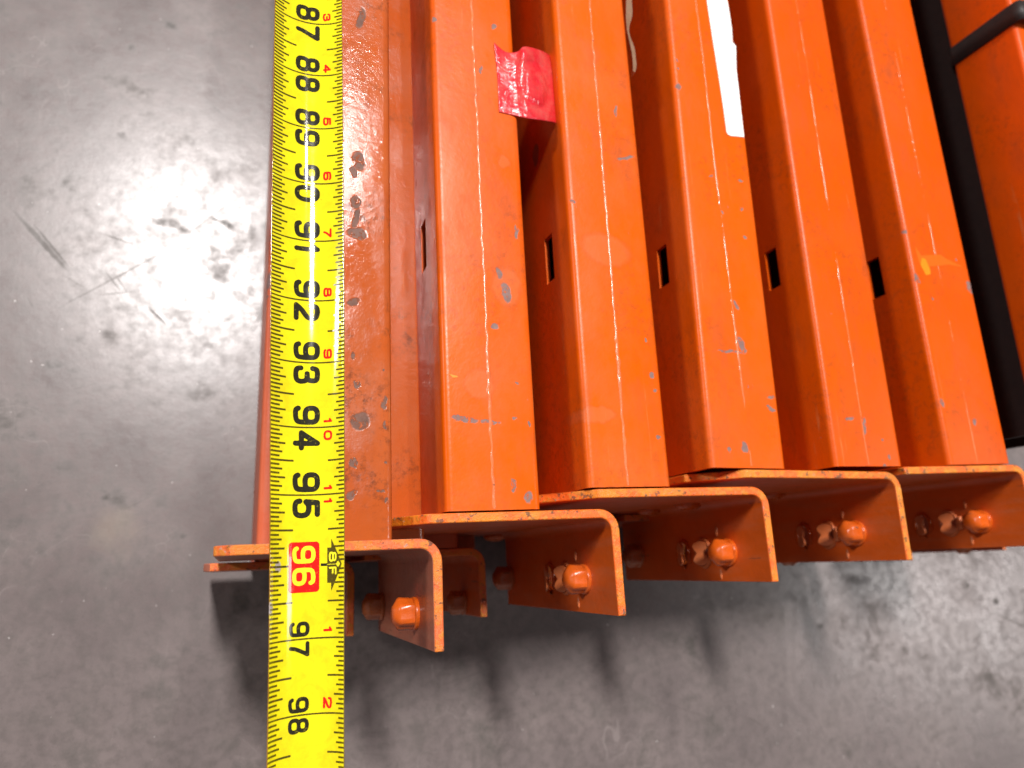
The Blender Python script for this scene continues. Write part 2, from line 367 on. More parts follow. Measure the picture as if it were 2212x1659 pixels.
def bracket(parent, xl, xr, yp, yend, ztop, h, cham=(0, 0), mats=(M_BR, M_EDGE), studs=True, stud_mat=M_STUD, second=3.3, holes=True, t=.152, ri=.20, o=(0, 0, 0), rivets=(), notch=False):
    """end plate plus bent flange; o = location of the parent so that coordinates can be given in the place itself"""
    ox, oy, oz = o
    path_i = [(xl, yp)]; path_o = [(xl, yp+t)]
    cx, cy = xr-t-ri, yp-ri
    if cham[0]: path_i.append((xl+cham[0], yp)); path_o.append((xl+cham[0], yp+t))
    for k in range(7):
        a = math.pi/2*(1-k/6)
        path_i.append((cx+ri*math.cos(a), cy+ri*math.sin(a))); path_o.append((cx+(ri+t)*math.cos(a), cy+(ri+t)*math.sin(a)))
    path_i.append((xr-t, yend)); path_o.append((xr, yend))
    bm = bmesh.new(); n = len(path_i)
    def col(p, z0, z1): return bm.verts.new((p[0]-ox, p[1]-oy, z0-oz)), bm.verts.new((p[0]-ox, p[1]-oy, z1-oz))
    cols = []
    for k in range(n):
        z1 = ztop - (cham[1] if (k == 0 and cham[0]) else 0); z0 = ztop-h
        cols.append((col(path_i[k], z0, z1), col(path_o[k], z0, z1)))
    for k in range(n-1):
        (a0, a1), (b0, b1) = cols[k]; (c0, c1), (d0, d1) = cols[k+1]
        bm.faces.new([a0, c0, c1, a1]); bm.faces.new([b0, b1, d1, d0])
        bm.faces.new([a1, c1, d1, b1]); bm.faces.new([a0, b0, d0, c0])
    (a0, a1), (b0, b1) = cols[0]; bm.faces.new([a0, a1, b1, b0])
    (a0, a1), (b0, b1) = cols[-1]; bm.faces.new([a0, b0, b1, a1])
    bmesh.ops.recalc_face_normals(bm, faces=bm.faces)
    if holes:      # two round holes punched through the flange
        hy = yp-1.0-oy
        me = bpy.data.meshes.new('tmp'); bm.to_mesh(me); bm.free()
        ob = bpy.data.objects.new('tmp', me); COL.objects.link(ob)
        cutters = []
        for dz, ry, rz in ((2.0, .23, .19), (2.75, .24, .20)):
            cb = bmesh.new()
            bmesh.ops.create_cone(cb, cap_ends=True, segments=24, radius1=1, radius2=1, depth=1)
            bmesh.ops.rotate(cb, verts=cb.verts, matrix=Matrix.Rotation(math.pi/2, 3, 'Y'))
            for v in cb.verts: v.co = Vector((v.co.x*1.0+xr-t/2-ox, v.co.y*ry+hy, v.co.z*rz+ztop-dz-oz))
            cme = bpy.data.meshes.new('tmp'); cb.to_mesh(cme); cb.free(); co = bpy.data.objects.new('tmp', cme); COL.objects.link(co); cutters.append(co)
            md = ob.modifiers.new('b', 'BOOLEAN'); md.operation = 'DIFFERENCE'; md.object = co; md.solver = 'EXACT'
        dg = bpy.context.evaluated_depsgraph_get()
        bm = bmesh.new(); bm.from_object(ob, dg)
        for q in cutters+[ob]:
            mm = q.data; bpy.data.objects.remove(q); bpy.data.meshes.remove(mm)
    for f in bm.faces:
        nn = f.normal
        f.material_index = 1 if (abs(nn.z) > .5 or nn.y < -.9 and f.calc_center_median().y < yend-oy+.05 or (nn.x < -.9 and f.calc_center_median().x < xl-ox+.05)) else 0
    br = mesh('connector_bracket', bm, list(mats), parent); bevel(br, .022)
    if studs:
        for k, dz in enumerate((1.22, 1.22+second)):
            if dz+.35 > h+.3: continue
            s = stud(stud_mat if k == 0 else M_STUD_D, br, (xr-t-ox, yp-1.0-oy, ztop-dz+.05-oz))
    if holes:
        for dz, tilt, kk in ((2.0, .50, 0), (2.75, -.30, 1)):
            lb = bmesh.new()
            bmesh.ops.create_cone(lb, cap_ends=True, segments=24, radius1=.25, radius2=.22, depth=.07)
            bmesh.ops.rotate(lb, verts=lb.verts, matrix=Matrix.Rotation(math.pi/2, 3, 'Y'))
            # half-sheared lug: a waist across the middle
            for v in lb.verts: v.co.z *= .40+.60*min(1, abs(v.co.y)/.17)
            bmesh.ops.rotate(lb, verts=lb.verts, matrix=Matrix.Rotation(tilt, 3, 'Y'))
            bmesh.ops.translate(lb, verts=lb.verts, vec=(xr-t-.09-ox, yp-1.0-oy, ztop-dz-oz+.02))
            lo_ = mesh('punched_lug', lb, M_LUG, br); bevel(lo_, .02)
            rb = bmesh.new(); nn = 28     # raised burr round the punched hole
            rings = []
            for k in range(nn):
                a_ = 2*math.pi*k/nn; rr = 1+.05*noise.noise(Vector((k*.6, dz, xr)))
                ring = []
                for m_ in range(6):
                    q_ = 2*math.pi*m_/6; w2_ = .048
                    ring.append(rb.verts.new((xr-t-ox+w2_*math.sin(q_)-.005, yp-1.0-oy+(.27*rr+w2_*math.cos(q_))*math.cos(a_), ztop-dz-oz+(.235*rr+w2_*math.cos(q_))*math.sin(a_))))
                rings.append(ring)
            for k in range(nn):
                if kk == 1 and 9 < k < 13: continue
                A_, B_ = rings[k], rings[(k+1) % nn]
                for m_ in range(6): rb.faces.new([A_[m_], A_[(m_+1) % 6], B_[(m_+1) % 6], B_[m_]])
            bmesh.ops.recalc_face_normals(rb, faces=rb.faces)
            mesh('hole_burr', rb, stud_mat if kk else M_LUG, br, 60)
        kb = bmesh.new(); bmesh.ops.create_cube(kb, size=1)
        for v in kb.verts: v.co = Vector((v.co.x*.12+xr-t-.05-ox, v.co.y*.30+yp-1.0-oy, v.co.z*.10+ztop-1.66-oz))
        kbo = mesh('locking_bar', kb, M_LUG, br); bevel(kbo, .03)
        tb = bmesh.new()
        for sy in (-1, 1):      # small stake marks either side of the stud
            q = bmesh.ops.create_icosphere(tb, subdivisions=2, radius=1)
            for v in q['verts']: v.co = Vector((v.co.x*.03+xr-t-ox, v.co.y*.11+yp-1.0-oy+sy*.42, v.co.z*.04+ztop-1.5-oz))
        mesh('stake_mark', tb, M_LUG, br)
    for (px, py) in rivets:
        r = ray(px, py); tt = (yp)/r.y; c = Vector((r.x*tt, yp, H+r.z*tt))
        rb = bmesh.new(); bmesh.ops.create_uvsphere(rb, u_segments=20, v_segments=10, radius=1)
        for v in rb.verts: v.co = Vector((v.co.x*.30+c.x-ox, v.co.y*.13+c.y-oy, v.co.z*.26+c.z-oz))
        mesh('plug_weld', rb, M_STUD, br)
    return br

def stud_data():
    prof = [(0, .275), (.045, .285), (.06, .280), (.075, .25), (.29, .255), (.325, .235), (.375, .165), (.40, .13), (.405, .0)]
    bm = bmesh.new(); seg = 24; rings = []
    for (x, r) in prof:
        if r == 0: rings.append([bm.verts.new((-x, 0, 0))]); continue
        ring = []
        for k in range(seg):
            a = 2*math.pi*k/seg; rr = r*(1+.085*math.cos(6*a)*(1 if .07 < x < .34 else 0)+.06*noise.noise(Vector((math.cos(a)*1.3, math.sin(a)*1.3, x*5)))); ring.append(bm.verts.new((-x, rr*math.cos(a)*.94, rr*math.sin(a)*.96)))
        rings.append(ring)
    for a, b in zip(rings, rings[1:]):
        for k in range(seg):
            j = (k+1) % seg
            if len(b) == 1: bm.faces.new([a[k], a[j], b[0]])
            else: bm.faces.new([a[k], a[j], b[j], b[k]])
    bmesh.ops.recalc_face_normals(bm, faces=bm.faces)
    return bm
_stud = {}
def stud(mat, parent, loc):
    if mat.name not in _stud:
        o = mesh('stud', stud_data(), mat, parent, 50); _stud[mat.name] = o.data
    else:
        o = bpy.data.objects.new('stud', _stud[mat.name]); COL.objects.link(o); o.parent = parent
    o.location = wp(loc)
    return o

def weld(parent, p0, p1, ztop, o, rz, seed, amp=1.):
    """irregular bead along the seam of the top face"""
    bm = bmesh.new(); L = (p1-p0).length; n = int(L/.05); prev = None
    c, s = math.cos(-rz), math.sin(-rz)
    for k in range(n+1):
        q = p0.lerp(p1, k/n); dx = noise.noise(Vector((k*.22, seed, 0)))*.024*amp+.02*noise.noise(Vector((k*.02, seed, 7)))
        r = .026+.022*max(0, noise.noise(Vector((k*.35, seed+5, 1))))*amp+.007*max(0, noise.noise(Vector((k*.08, seed+9, 1))))
        ff = min(1, max(.12, .62+1.3*noise.noise(Vector((k*.035, seed+11, 4)))))*amp; r *= .45+.55*ff
        hh = (.020+.032*max(0, noise.noise(Vector((k*.5, seed+3, 2)))))*ff
        x, y = q.x+dx-o[0], q.y-o[1]; x, y = x*c-y*s, x*s+y*c
        ring = [bm.verts.new((x+r*math.cos(a)*1.2, y, ztop-o[2]-.004+hh*math.sin(a))) for a in (math.pi, 2.5, math.pi/2, .64, 0)]
        if prev:
            for i in range(4): bm.faces.new([prev[i], prev[i+1], ring[i+1], ring[i]])
        prev = ring
    return mesh('weld_seam', bm, M_BEAD, parent, 80)

FAR = 34
GR = 'orange rack beams lying side by side, upper layer'
def step_beam(label, xl, yend, slope, w, mat, ztop=ZT, h=4.0, tot=2.5, drop=1.62, seam=None, slot=True, seed=1, group=GR, slot_y=(5.18, 6.12)):
    o = (xl, yend, ztop-h); rz = -math.atan(slope)
    e = empty('rack_beam', o, rz); tag(e, label, 'rack beam', group)  # each one is a step beam of a storage rack
    pr, inn = section(w, h, tot, drop)
    sl = []
    if slot:
        ya, yb = slot_y[0]-yend, slot_y[1]-yend
        sl = [(ya-28+10*k, yb-28+10*k, h-1.17, h-.80) for k in range(6) if ya-28+10*k > .5]
        sl = [(ya+10*k, yb+10*k, h-1.17, h-.80) for k in range(3)]
    bm = tube_mesh(pr, inn, 0, FAR-yend, sl)
    mesh('beam_tube', bm, mat, e, 40)
    if seam:
        p0 = at(*seam[0], ztop); p1 = at(*seam[1], ztop); v = (p1-p0)
        p0 = p0 - v*((p0.y-yend-.02)/v.y); p1 = p0+v*((FAR-2-p0.y)/v.y)
        weld(e, p0, p1, ztop, o, rz, seed, {2: 1., 3: .95, 4: .6, 5: .45, 6: .38}.get(seed, .6))
    return e, o

PAINTS = {}
PAINTS[1] = paint('salmon_beam_paint', SALMON, DUST, .22, .12,
    [(768, 435, 12, 14, -30), (770, 470, 9, 26, -10), (772, 505, 22, 14, 0), (775, 348, 16, 22, 10), (762, 370, 8, 14, 0), (764, 652, 16, 9, 30), (765, 770, 7, 10, 0), (829, 800, 5, 3, 0),
     (770, 830, 10, 9, 0), (831, 870, 7, 16, 0), (778, 910, 24, 20, 0), (832, 918, 5, 9, 0), (763, 1000, 9, 13, 20), (834, 1000, 4, 4, 0), (760, 1068, 16, 9, 20), (835, 1080, 4, 8, 0),
     (780, 38, 9, 26, -10), (770, 350, 5, 8, 0), (825, 1058, 10, 4, 0)], ZT, peel=.0022, spec=.5, dirt=.75, chipcol=((.035, .022, .016), (.20, .11, .08)))
PAINTS[2] = paint('orange_beam_paint_grey_scars', ORANGE, DUST, .16, .30,
    [(1094, 632, 13, 24, 10), (1078, 590, 8, 16, 20), (1068, 706, 10, 9, -30), (1066, 58, 6, 6, 0), (1040, 150, 4, 12, -20), (1115, 500, 5, 18, 0), (1110, 905, 5, 5, 0),
     (1003, 905, 34, 7, -3), (1060, 912, 26, 4, -3), (1108, 1050, 6, 18, 5), (1142, 1075, 12, 14, 0), (938, 42, 5, 6, 0), (1142, 915, 4, 7, 0), (1117, 828, 4, 4, 0)], ZT,
    stains=[(1035, 828, 42, 38, 0), (1088, 350, 17, 16, 0), (1094, 620, 40, 50, 0)])
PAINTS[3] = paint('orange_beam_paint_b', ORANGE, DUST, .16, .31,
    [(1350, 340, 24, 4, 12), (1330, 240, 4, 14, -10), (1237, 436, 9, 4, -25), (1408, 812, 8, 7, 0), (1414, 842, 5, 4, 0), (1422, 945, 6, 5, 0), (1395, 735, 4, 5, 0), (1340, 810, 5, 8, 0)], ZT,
    stains=[(1310, 540, 70, 40, -10), (1290, 895, 55, 22, 0)], side=[(5.55, 8.1, H-12.6, .28, .2)])  # side spot: light through a slot, put into the left face's colour
PAINTS[4] = paint('orange_beam_paint_c', ORANGE, DUST, .10, .32,
    [(1467, 187, 7, 8, 0), (1463, 130, 4, 4, 0), (1465, 148, 3, 3, 0), (1602, 746, 9, 20, 20), (1668, 860, 12, 4, 5), (1580, 760, 40, 3, 0), (1667, 885, 9, 4, 0), (1610, 967, 10, 12, 0), (1577, 972, 5, 5, 0),
     (1660, 880, 4, 3, 0), (1470, 400, 4, 30, 0), (1500, 740, 8, 6, 0), (1615, 835, 3, 3, 0), (1590, 660, 4, 12, 15), (1535, 380, 8, 3, 0), (1600, 390, 6, 3, 0), (1600, 450, 4, 4, 0), (1610, 515, 4, 4, 0), (1562, 460, 3, 3, 0)], ZT)
PAINTS[5] = paint('orange_beam_paint_d', DEEP, DUST, .05, .33,
    [(1867, 922, 6, 20, -15), (1790, 940, 6, 4, 0), (1835, 905, 12, 4, 0), (1908, 948, 4, 4, 0), (1797, 988, 4, 4, 0), (1920, 988, 5, 5, 0), (1910, 1005, 4, 4, 0)], ZT)
PAINTS[6] = paint('orange_beam_paint_e', DEEP, DUST, .05, .33,
    [(1958, 500, 4, 5, 0), (1980, 600, 5, 12, 15), (2095, 620, 9, 14, 15), (2035, 870, 5, 12, 20), (2105, 910, 6, 6, 0), (2066, 560, 3, 3, 0), (2020, 130, 3, 4, 0), (2200, 870, 4, 6, 0), (2015, 645, 3, 3, 0)], ZT)
PAINTS[7] = paint('red_orange_beam_paint', (.74, .085, .001), DUST, .04, .36, [], ZT)
PAINTS[8] = paint('dull_lower_beam_paint', (.56, .105, .04), DUST, .30, .34, [(577, 515, 7, 16, 0), (580, 605, 7, 20, 0), (576, 640, 4, 5, 0)], ZL)

# upper layer
B = {}
B[1] = step_beam('dusty salmon-red rack beam lying under the yellow measuring tape, leftmost of the row', .66, .36, .0088, 1.61, PAINTS[1], seed=1, slot=False)
B[2] = step_beam('orange rack beam with grey scuffs and red tape on its right edge', 3.10, .77, .002, 1.62, PAINTS[2], tot=2.08, seam=((1019, 0), (1069, 1127)), seed=2)
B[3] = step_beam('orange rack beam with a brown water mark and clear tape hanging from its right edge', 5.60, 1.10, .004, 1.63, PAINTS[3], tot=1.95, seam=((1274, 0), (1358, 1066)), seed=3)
B[4] = step_beam('orange rack beam carrying the long white label strip', 8.09, 1.42, .022, 1.70, PAINTS[4], tot=1.95, seam=((1503, 0), (1626, 1027)), seed=4, slot_y=(5.30, 6.16))
B[5] = step_beam('bright orange rack beam just right of the beam with the white label', 10.98, 1.42, .0068, 1.75, PAINTS[5], tot=1.95, seam=((1720, 0), (1879, 1018)), seed=5, slot_y=(5.48, 6.38))
B[6] = step_beam('bright orange rack beam with a yellow paint smear, beside the black gap', 14.04, 1.43, -.008, 1.82, PAINTS[6], tot=1.95, seam=((1911, 0), (2115, 1015)), seed=6, slot_y=(5.50, 6.45))

bracket(B[1][0], -.25, 3.02, .24, -1.27, ZT+.02, 4.6, (.22, .25), (M_BR_S, M_EDGE_S), second=2.95, holes=False, o=B[1][1])
bracket(B[2][0], 2.40, 6.11, .59, -1.00, ZT+.02, 5.3, (.40, .62), (M_BR, M_EDGE), o=B[2][1], rivets=((1069, 1158), (1176, 1147)), second=3.9)
bracket(B[3][0], 5.05, 9.26, .92, -.64, ZT+.02, 5.4, (.72, .95), (M_BR, M_EDGE), o=B[3][1], rivets=((1403, 1101), (1487, 1088)), second=3.5)
bracket(B[4][0], 8.05, 12.56, 1.24, -.34, ZT+.02, 4.75, (.80, .85), (M_BR, M_EDGE2), o=B[4][1], rivets=((1669, 1060), (1822, 1048)), second=3.6)
bracket(B[6][0], 12.72, 16.25, 1.25, -.34, ZT+.02, 4.75, (0, 0), (M_BR, M_EDGE2), o=B[6][1], rivets=((1957, 1054), (2070, 1046)), second=3.6)
bm = bmesh.new(); bmesh.ops.create_cube(bm, size=1)
o5 = B[5][1]
for v in bm.verts: v.co = Vector((v.co.x*1.7+11.75-o5[0], v.co.y*.12+1.475-o5[1]-.12+.06, v.co.z*3.9+ZT-2.1-o5[2]))
bmesh.ops.translate(bm, verts=bm.verts, vec=(0, -.0, 0))
# ---- smear of yellow paint on the sixth beam and its slot side
def patch_mesh(pts, z, name, mat, parent, o, rz=0, lift=.006, jag=.02, seed=0, sub=3):
    """a thin irregular film lying on a flat top, outline given as photo points"""
    out = []
    P = [at(px, py, z) for px, py in pts]
    for i in range(len(P)):
        a, b = P[i], P[(i+1) % len(P)]
        for k in range(sub):
            q = a.lerp(b, k/sub)
            if k: q = q+Vector((noise.noise(Vector((i, k, seed))), noise.noise(Vector((k, i, seed+4))), 0))*jag*2
            out.append(q)
    bm = bmesh.new(); c, s = math.cos(-rz), math.sin(-rz)
    lo, hi = [], []
    for q in out:
        x, y = q.x-o[0], q.y-o[1]; x, y = x*c-y*s, x*s+y*c
        lo.append(bm.verts.new((x, y, z-o[2]+.001))); hi.append(bm.verts.new((x, y, z-o[2]+lift)))
    f = bm.faces.new(hi); n = len(hi)
    for i in range(n): bm.faces.new([lo[i], lo[(i+1) % n], hi[(i+1) % n], hi[i]])
    bmesh.ops.triangulate(bm, faces=[f]); bmesh.ops.recalc_face_normals(bm, faces=bm.faces)
    return mesh(name, bm, mat, parent, 20)
bm.free()
N = NT('yellow_paint_smear'); N.out((.74, .23, .004), .4, None, .4); M_SM = N.m
patch_mesh([(1991, 557), (1999, 560), (2008, 580), (2010, 592), (2000, 595), (1995, 585), (1988, 572)], ZT, 'paint_smear', M_SM, B[6][0], B[6][1], -math.atan(-.008), seed=3)
N = NT('yellow_paint_film'); N.out((.68, .115, .001), .4, None, .4); M_SM2 = N.m
patch_mesh([(1975, 530), (1990, 552), (2030, 550), (2046, 560), (2082, 578), (2050, 572), (2010, 576), (1985, 568)], ZT, 'paint_smear', M_SM2, B[6][0], B[6][1], -math.atan(-.008), seed=5, lift=.004)
patch_mesh([(970, 808), (987, 812), (990, 815), (978, 816)], ZT, 'paint_smear', M_SM, B[2][0], B[2][1], -.002, seed=8, jag=.004)

# the tall beam at the right edge, wide part up
e7 = empty('rack_beam', (17.35, -2.0, ZL), 0)
tag(e7, 'red-orange rack beam in shade at the right edge, crossed by the black strap', 'rack beam', GR)
h7 = H-9.98-ZL
z7 = h7-1.68
a7 = [(0, z7), (2.5, z7), (2.5, h7), (0, h7)]
b7 = [(.085, z7+.085), (2.415, z7+.085), (2.415, h7-.085), (.085, h7-.085)]
mesh('beam_tube', tube_mesh(rounded(a7, [.12]*4), rounded(b7, [.05]*4), 4.0, FAR+2, []), PAINTS[7], e7, 40)
sr = empty('gap_filler', (17.5, 2.2, ZL), 0)  # black bar added only to darken the gap beside the last beam
tag(sr, 'black bar added under the red-orange beam to darken the gap at right', 'gap filler')
mesh('filler_tube', tube_mesh(rounded([(.06, .01), (2.3, .01), (2.3, z7-.01), (.06, z7-.01)], [.1]*4), rounded([(.16, .11), (2.2, .11), (2.2, z7-.11), (.16, z7-.11)], [.04]*4), 0, FAR-2.2, []), M_STRAP, sr, 40)
bm = bmesh.new(); bmesh.ops.create_cube(bm, size=1)
for v in bm.verts: v.co = Vector((v.co.x*2.5+1.25, v.co.y*.16+3.92, v.co.z*1.9+z7+.84))
q = mesh('end_plate', bm, M_BR_R, e7); bevel(q, .02)
p7 = e7
# lower layer
GL = 'dull orange rack beams of the lower layer'
LOW = [  # beam left, plate left, flange, plate y, flange end, label
    (.42, -.50, 2.30, .05, -1.27, 'dull red-orange beam of the lower layer, showing left of the measuring tape', .0172),
    (2.85, 2.50, 5.03, .12, -1.15, 'lower beam whose dark bracket shows right of the front salmon bracket', 0),
    (5.55, 5.30, 8.30, .62, -.55, 'lower beam whose bracket shows in the gap between the two middle brackets', 0),
    (8.35, 8.45, 11.2, .70, -.40, 'lower beam hidden under the beam with the white label', 0),
    (11.2, 11.5, 14.2, .70, -.40, 'lower beam hidden under the bright orange beam right of the label', 0),
    (14.1, 14.5, 17.02, .70, -.60, 'lower beam whose dark red flange shows below the fourth bracket', 0),
    (18.9, 17.6, 20.6, .70, -.50, 'lower beam whose dark flange shows below the rightmost bracket', 0)]
for i, (xl, pl, xr, yp, ye, lab, sl) in enumerate(LOW):
    e, o = step_beam(lab, xl, yp+.17, sl, 1.62, PAINTS[8], ZL, 3.95, 2.5 if i else 2.2, 1.6, None, slot=False, group=GL)
    red = i >= 2
    bracket(e, pl, xr, yp, ye, ZL+.02, 3.25 if i < 2 else 3.4, (.12, .3) if i == 0 else (0, 0), (M_BR_R if red else M_BR_S if i == 0 else M_BR, M_EDGE_S), stud_mat=M_STUD_D, holes=False, o=o, second=9)

# black steel strap round the right-hand beam
bm = bmesh.new()
st = empty('steel_strap', (17.35, 12.2, 0), 0); tag(st, 'black steel strap wrapped over the red-orange beam at the right edge', 'strap')
top7 = H-9.98
path = [(-.02, -.6), (-.02, -1.8), (-.035, -.2), (-.01, .02), (.15, .045), (2.4, .045), (2.53, -.01), (2.54, -1.5), (2.54, -5.0)]
path = [(1.2, -1.76), (.05, -1.74), (-.02, -1.70), (-.03, -1.6), (-.035, -.15), (-.03, .0), (-.025, .12), (.03, .20), (.25, .22), (.8, .14), (1.6, .05), (2.4, .05), (2.53, 0.0), (2.54, -1.5), (2.54, -5.0)]
rows = []
sw = .52
for (x, z) in path: rows.append([bm.verts.new((x, -sw/2, top7+z)), bm.verts.new((x, sw/2, top7+z))])
for a, b in zip(rows, rows[1:]): bm.faces.new([a[0], b[0], b[1], a[1]])
so = mesh('strap_band', bm, M_STRAP, st, 60)
md = so.modifiers.new('t', 'SOLIDIFY'); md.thickness = .02*I; md.offset = 0

# ---------------------------------------------------------------- labels and tapes on the beams
N = NT('white_label_paper')
N.out(N.mix(N.math('MULTIPLY', N.ramp(N.noise(2.2, 5, .65), .58, .75), .35), (.86, .83, .78), (.55, .45, .38)), .6, None, .3); M_WHITE = N.m
rz4 = -math.atan(.022)
wl = patch_mesh([(1514, -90), (1526, 0), (1538, 80), (1551, 160), (1563, 240), (1569, 285), (1572, 291), (1578, 294), (1592, 295), (1607, 297), (1602, 255), (1596, 200), (1590, 150), (1589, 100), (1582, 92), (1580, 60), (1574, 20), (1553, -90)],
           ZT, 'white_label', M_WHITE, B[4][0], B[4][1], rz4, lift=.012, jag=.006, sub=2)

# red tape
N = NT('red_vinyl_tape')
dd = N.ramp(N.noise(2.6, 5, .65), .42, .66)
c_ = N.mix(N.math('MULTIPLY', dd, .55), (.66, .016, .030), (.58, .13, .10))
h_ = N.math('ADD', N.noise(3.2, 3, .5, dist=1.2), N.math('MULTIPLY', N.noise(11, 3, .5, dist=1.), .18))
N.out(c_, N.ramp(N.noise(3, 4), .35, .7, .10, .36), N.bump(h_, .05, .8), .6); M_RED = N.m
def bez(pts, t):
    pts = [Vector(p) for p in pts]
    while len(pts) > 1: pts = [a.lerp(b, t) for a, b in zip(pts, pts[1:])]
    return pts[0]
zt = ZT+.012
# columns from left (stuck on beam two) to right (stuck low on the side of beam three); each from far to near
cols = [
    [at(1067, 92, zt+.03), at(1073, 150, zt), at(1076, 200, zt), at(1078, 242, zt)],
    [at(1092, 112, zt), at(1094, 160, zt), at(1097, 205, zt), at(1100, 247, zt)],
    [at(1117, 112, zt+.02), at(1116, 160, zt+.03), at(1119, 205, zt+.03), at(1122, 252, zt+.02)],
    [at(1132, 101, zt+.12), at(1136, 150, zt+.14), at(1139, 205, zt+.14), at(1142, 256, zt+.06)],
    [at(1160, 107, zt-.05), at(1164, 160, zt), at(1170, 210, zt), at(1174, 261, zt-.06)],
    [at(1184, 117, zt-.3), at(1190, 165, zt-.24), at(1194, 215, zt-.24), at(1199, 267, zt-.3)],
    [at(1194, 130, zt-.62), at(1200, 180, zt-.5), at(1204, 225, zt-.5), at(1210, 276, zt-.5)]]
bm = bmesh.new(); NU, NV = 36, 30; g = []
def cr(P, t):
    n = len(P)-1; t = min(t*n, n-1e-6); i = int(t); f_ = t-i
    p0, p1, p2, p3 = P[max(i-1, 0)], P[i], P[i+1], P[min(i+2, n)]
    return .5*((2*p1)+(p2-p0)*f_+(2*p0-5*p1+4*p2-p3)*f_*f_+(3*p1-p0-3*p2+p3)*f_**3)
for i in range(NU+1):
    row = []
    for j in range(NV+1):
        p = cr([cr(cc, j/NV) for cc in cols], i/NU)
        u = i/NU
        # a pressed-in ridge like the thing it is stuck over
        rr = math.hypot((u-.62)/.17, (j/NV-.50)/.30)
        wz = -.045*math.exp(-((rr-1)/.22)**2)
        p = p+Vector((0, 0, (wz+.018*noise.noise(p*2.6))*(0 if u < .2 else 1)))
        row.append(bm.verts.new(p))
    g.append(row)
for i in range(NU):
    for j in range(NV): bm.faces.new([g[i][j], g[i+1][j], g[i+1][j+1], g[i][j+1]])
bmesh.ops.recalc_face_normals(bm, faces=bm.faces)
c0 = at(1135, 180, ZT)
bmesh.ops.translate(bm, verts=bm.verts, vec=(-c0.x, -c0.y, -c0.z))
rt = mesh('red_tape', bm, M_RED, None, 80); rt.location = wp(c0)
md = rt.modifiers.new('t', 'SOLIDIFY'); md.thickness = .008*I; md.offset = 0
tag(rt, 'torn piece of shiny red tape bridging the gap between two orange beams', 'tape')

# clear packing tape hanging off the right edge of the third beam
N = NT('clear_packing_tape')
N.out(N.mix(N.noise(5, 4), (.50, .38, .26), (.30, .18, .10)), .16, N.bump(N.noise(6, 3, .5), .03, .6), .6, Alpha=.5); M_CLR = N.m
bm = bmesh.new(); rows = []
for k in range(25):
    t = k/24; px, py = 1347+t*22+3*math.sin(t*9), -60+t*212
    a = at(px-6, py, ZT+.01); w_ = (.07+.05*math.sin(t*7)+.025*math.sin(t*19))*(1 if t < .9 else (1-t)*9+.1)
    b = a+Vector((w_+.05, 0, -.02)); c2 = a+Vector((w_+.08, .02, -.28))
    rows.append([bm.verts.new(q-Vector(B[3][1])) for q in (a, b, c2)])
for a, b in zip(rows, rows[1:]):
    for i in range(2): bm.faces.new([a[i], a[i+1], b[i+1], b[i]])
mesh('clear_tape', bm, M_CLR, B[3][0], 60)

# ---------------------------------------------------------------- measuring tape
YIN = lambda n: at(655, 1222, H-11.17).y + (96-n)*1.0        # the inch marks run along the beams
ang0 = math.atan2(at(660, 1500, H-11.1).x-at(666, 0, H-11.1).x, at(660, 1500, H-11.1).y-at(666, 0, H-11.1).y)
def smooth(a, b, x):
    t = min(1, max(0, (x-a)/(b-a))); return t*t*(3-2*t)
LARC = 1.20
def blade(s, y, lift=0.):
    """s = distance across the blade from its middle, y = along it; returns the place in inches"""
    k = smooth(5.5, -1.5, y)
    th = 1.48+.62*k                           # total bend of the cross-section
    R = LARC/th; a = s/R
    p0, p1 = at(666, 0, H-11.05), at(660.5, 1600, H-11.05)
    xc = p0.x+(p1.x-p0.x)*(y-p0.y)/(p1.y-p0.y)
    zc = H-11.245+.05 - .10*max(0, .2-y)*.55 + .006*noise.noise(Vector((y*.6, 0, 3)))
    r = R-lift
    tw = math.radians(-1.5)
    x = r*math.sin(a); z = R-r*math.cos(a)
    return Vector((xc+x*math.cos(tw)-z*math.sin(tw), y, zc+x*math.sin(tw)+z*math.cos(tw)))
YT, YB = 34.0, -5.2
tp = empty('measuring_tape', (.1, 0, ZT)); tag(tp, 'yellow steel measuring tape pulled out along the leftmost beam, marked 87 to 98 inches', 'tape measure')
TPO = Vector((.1, 0, ZT))
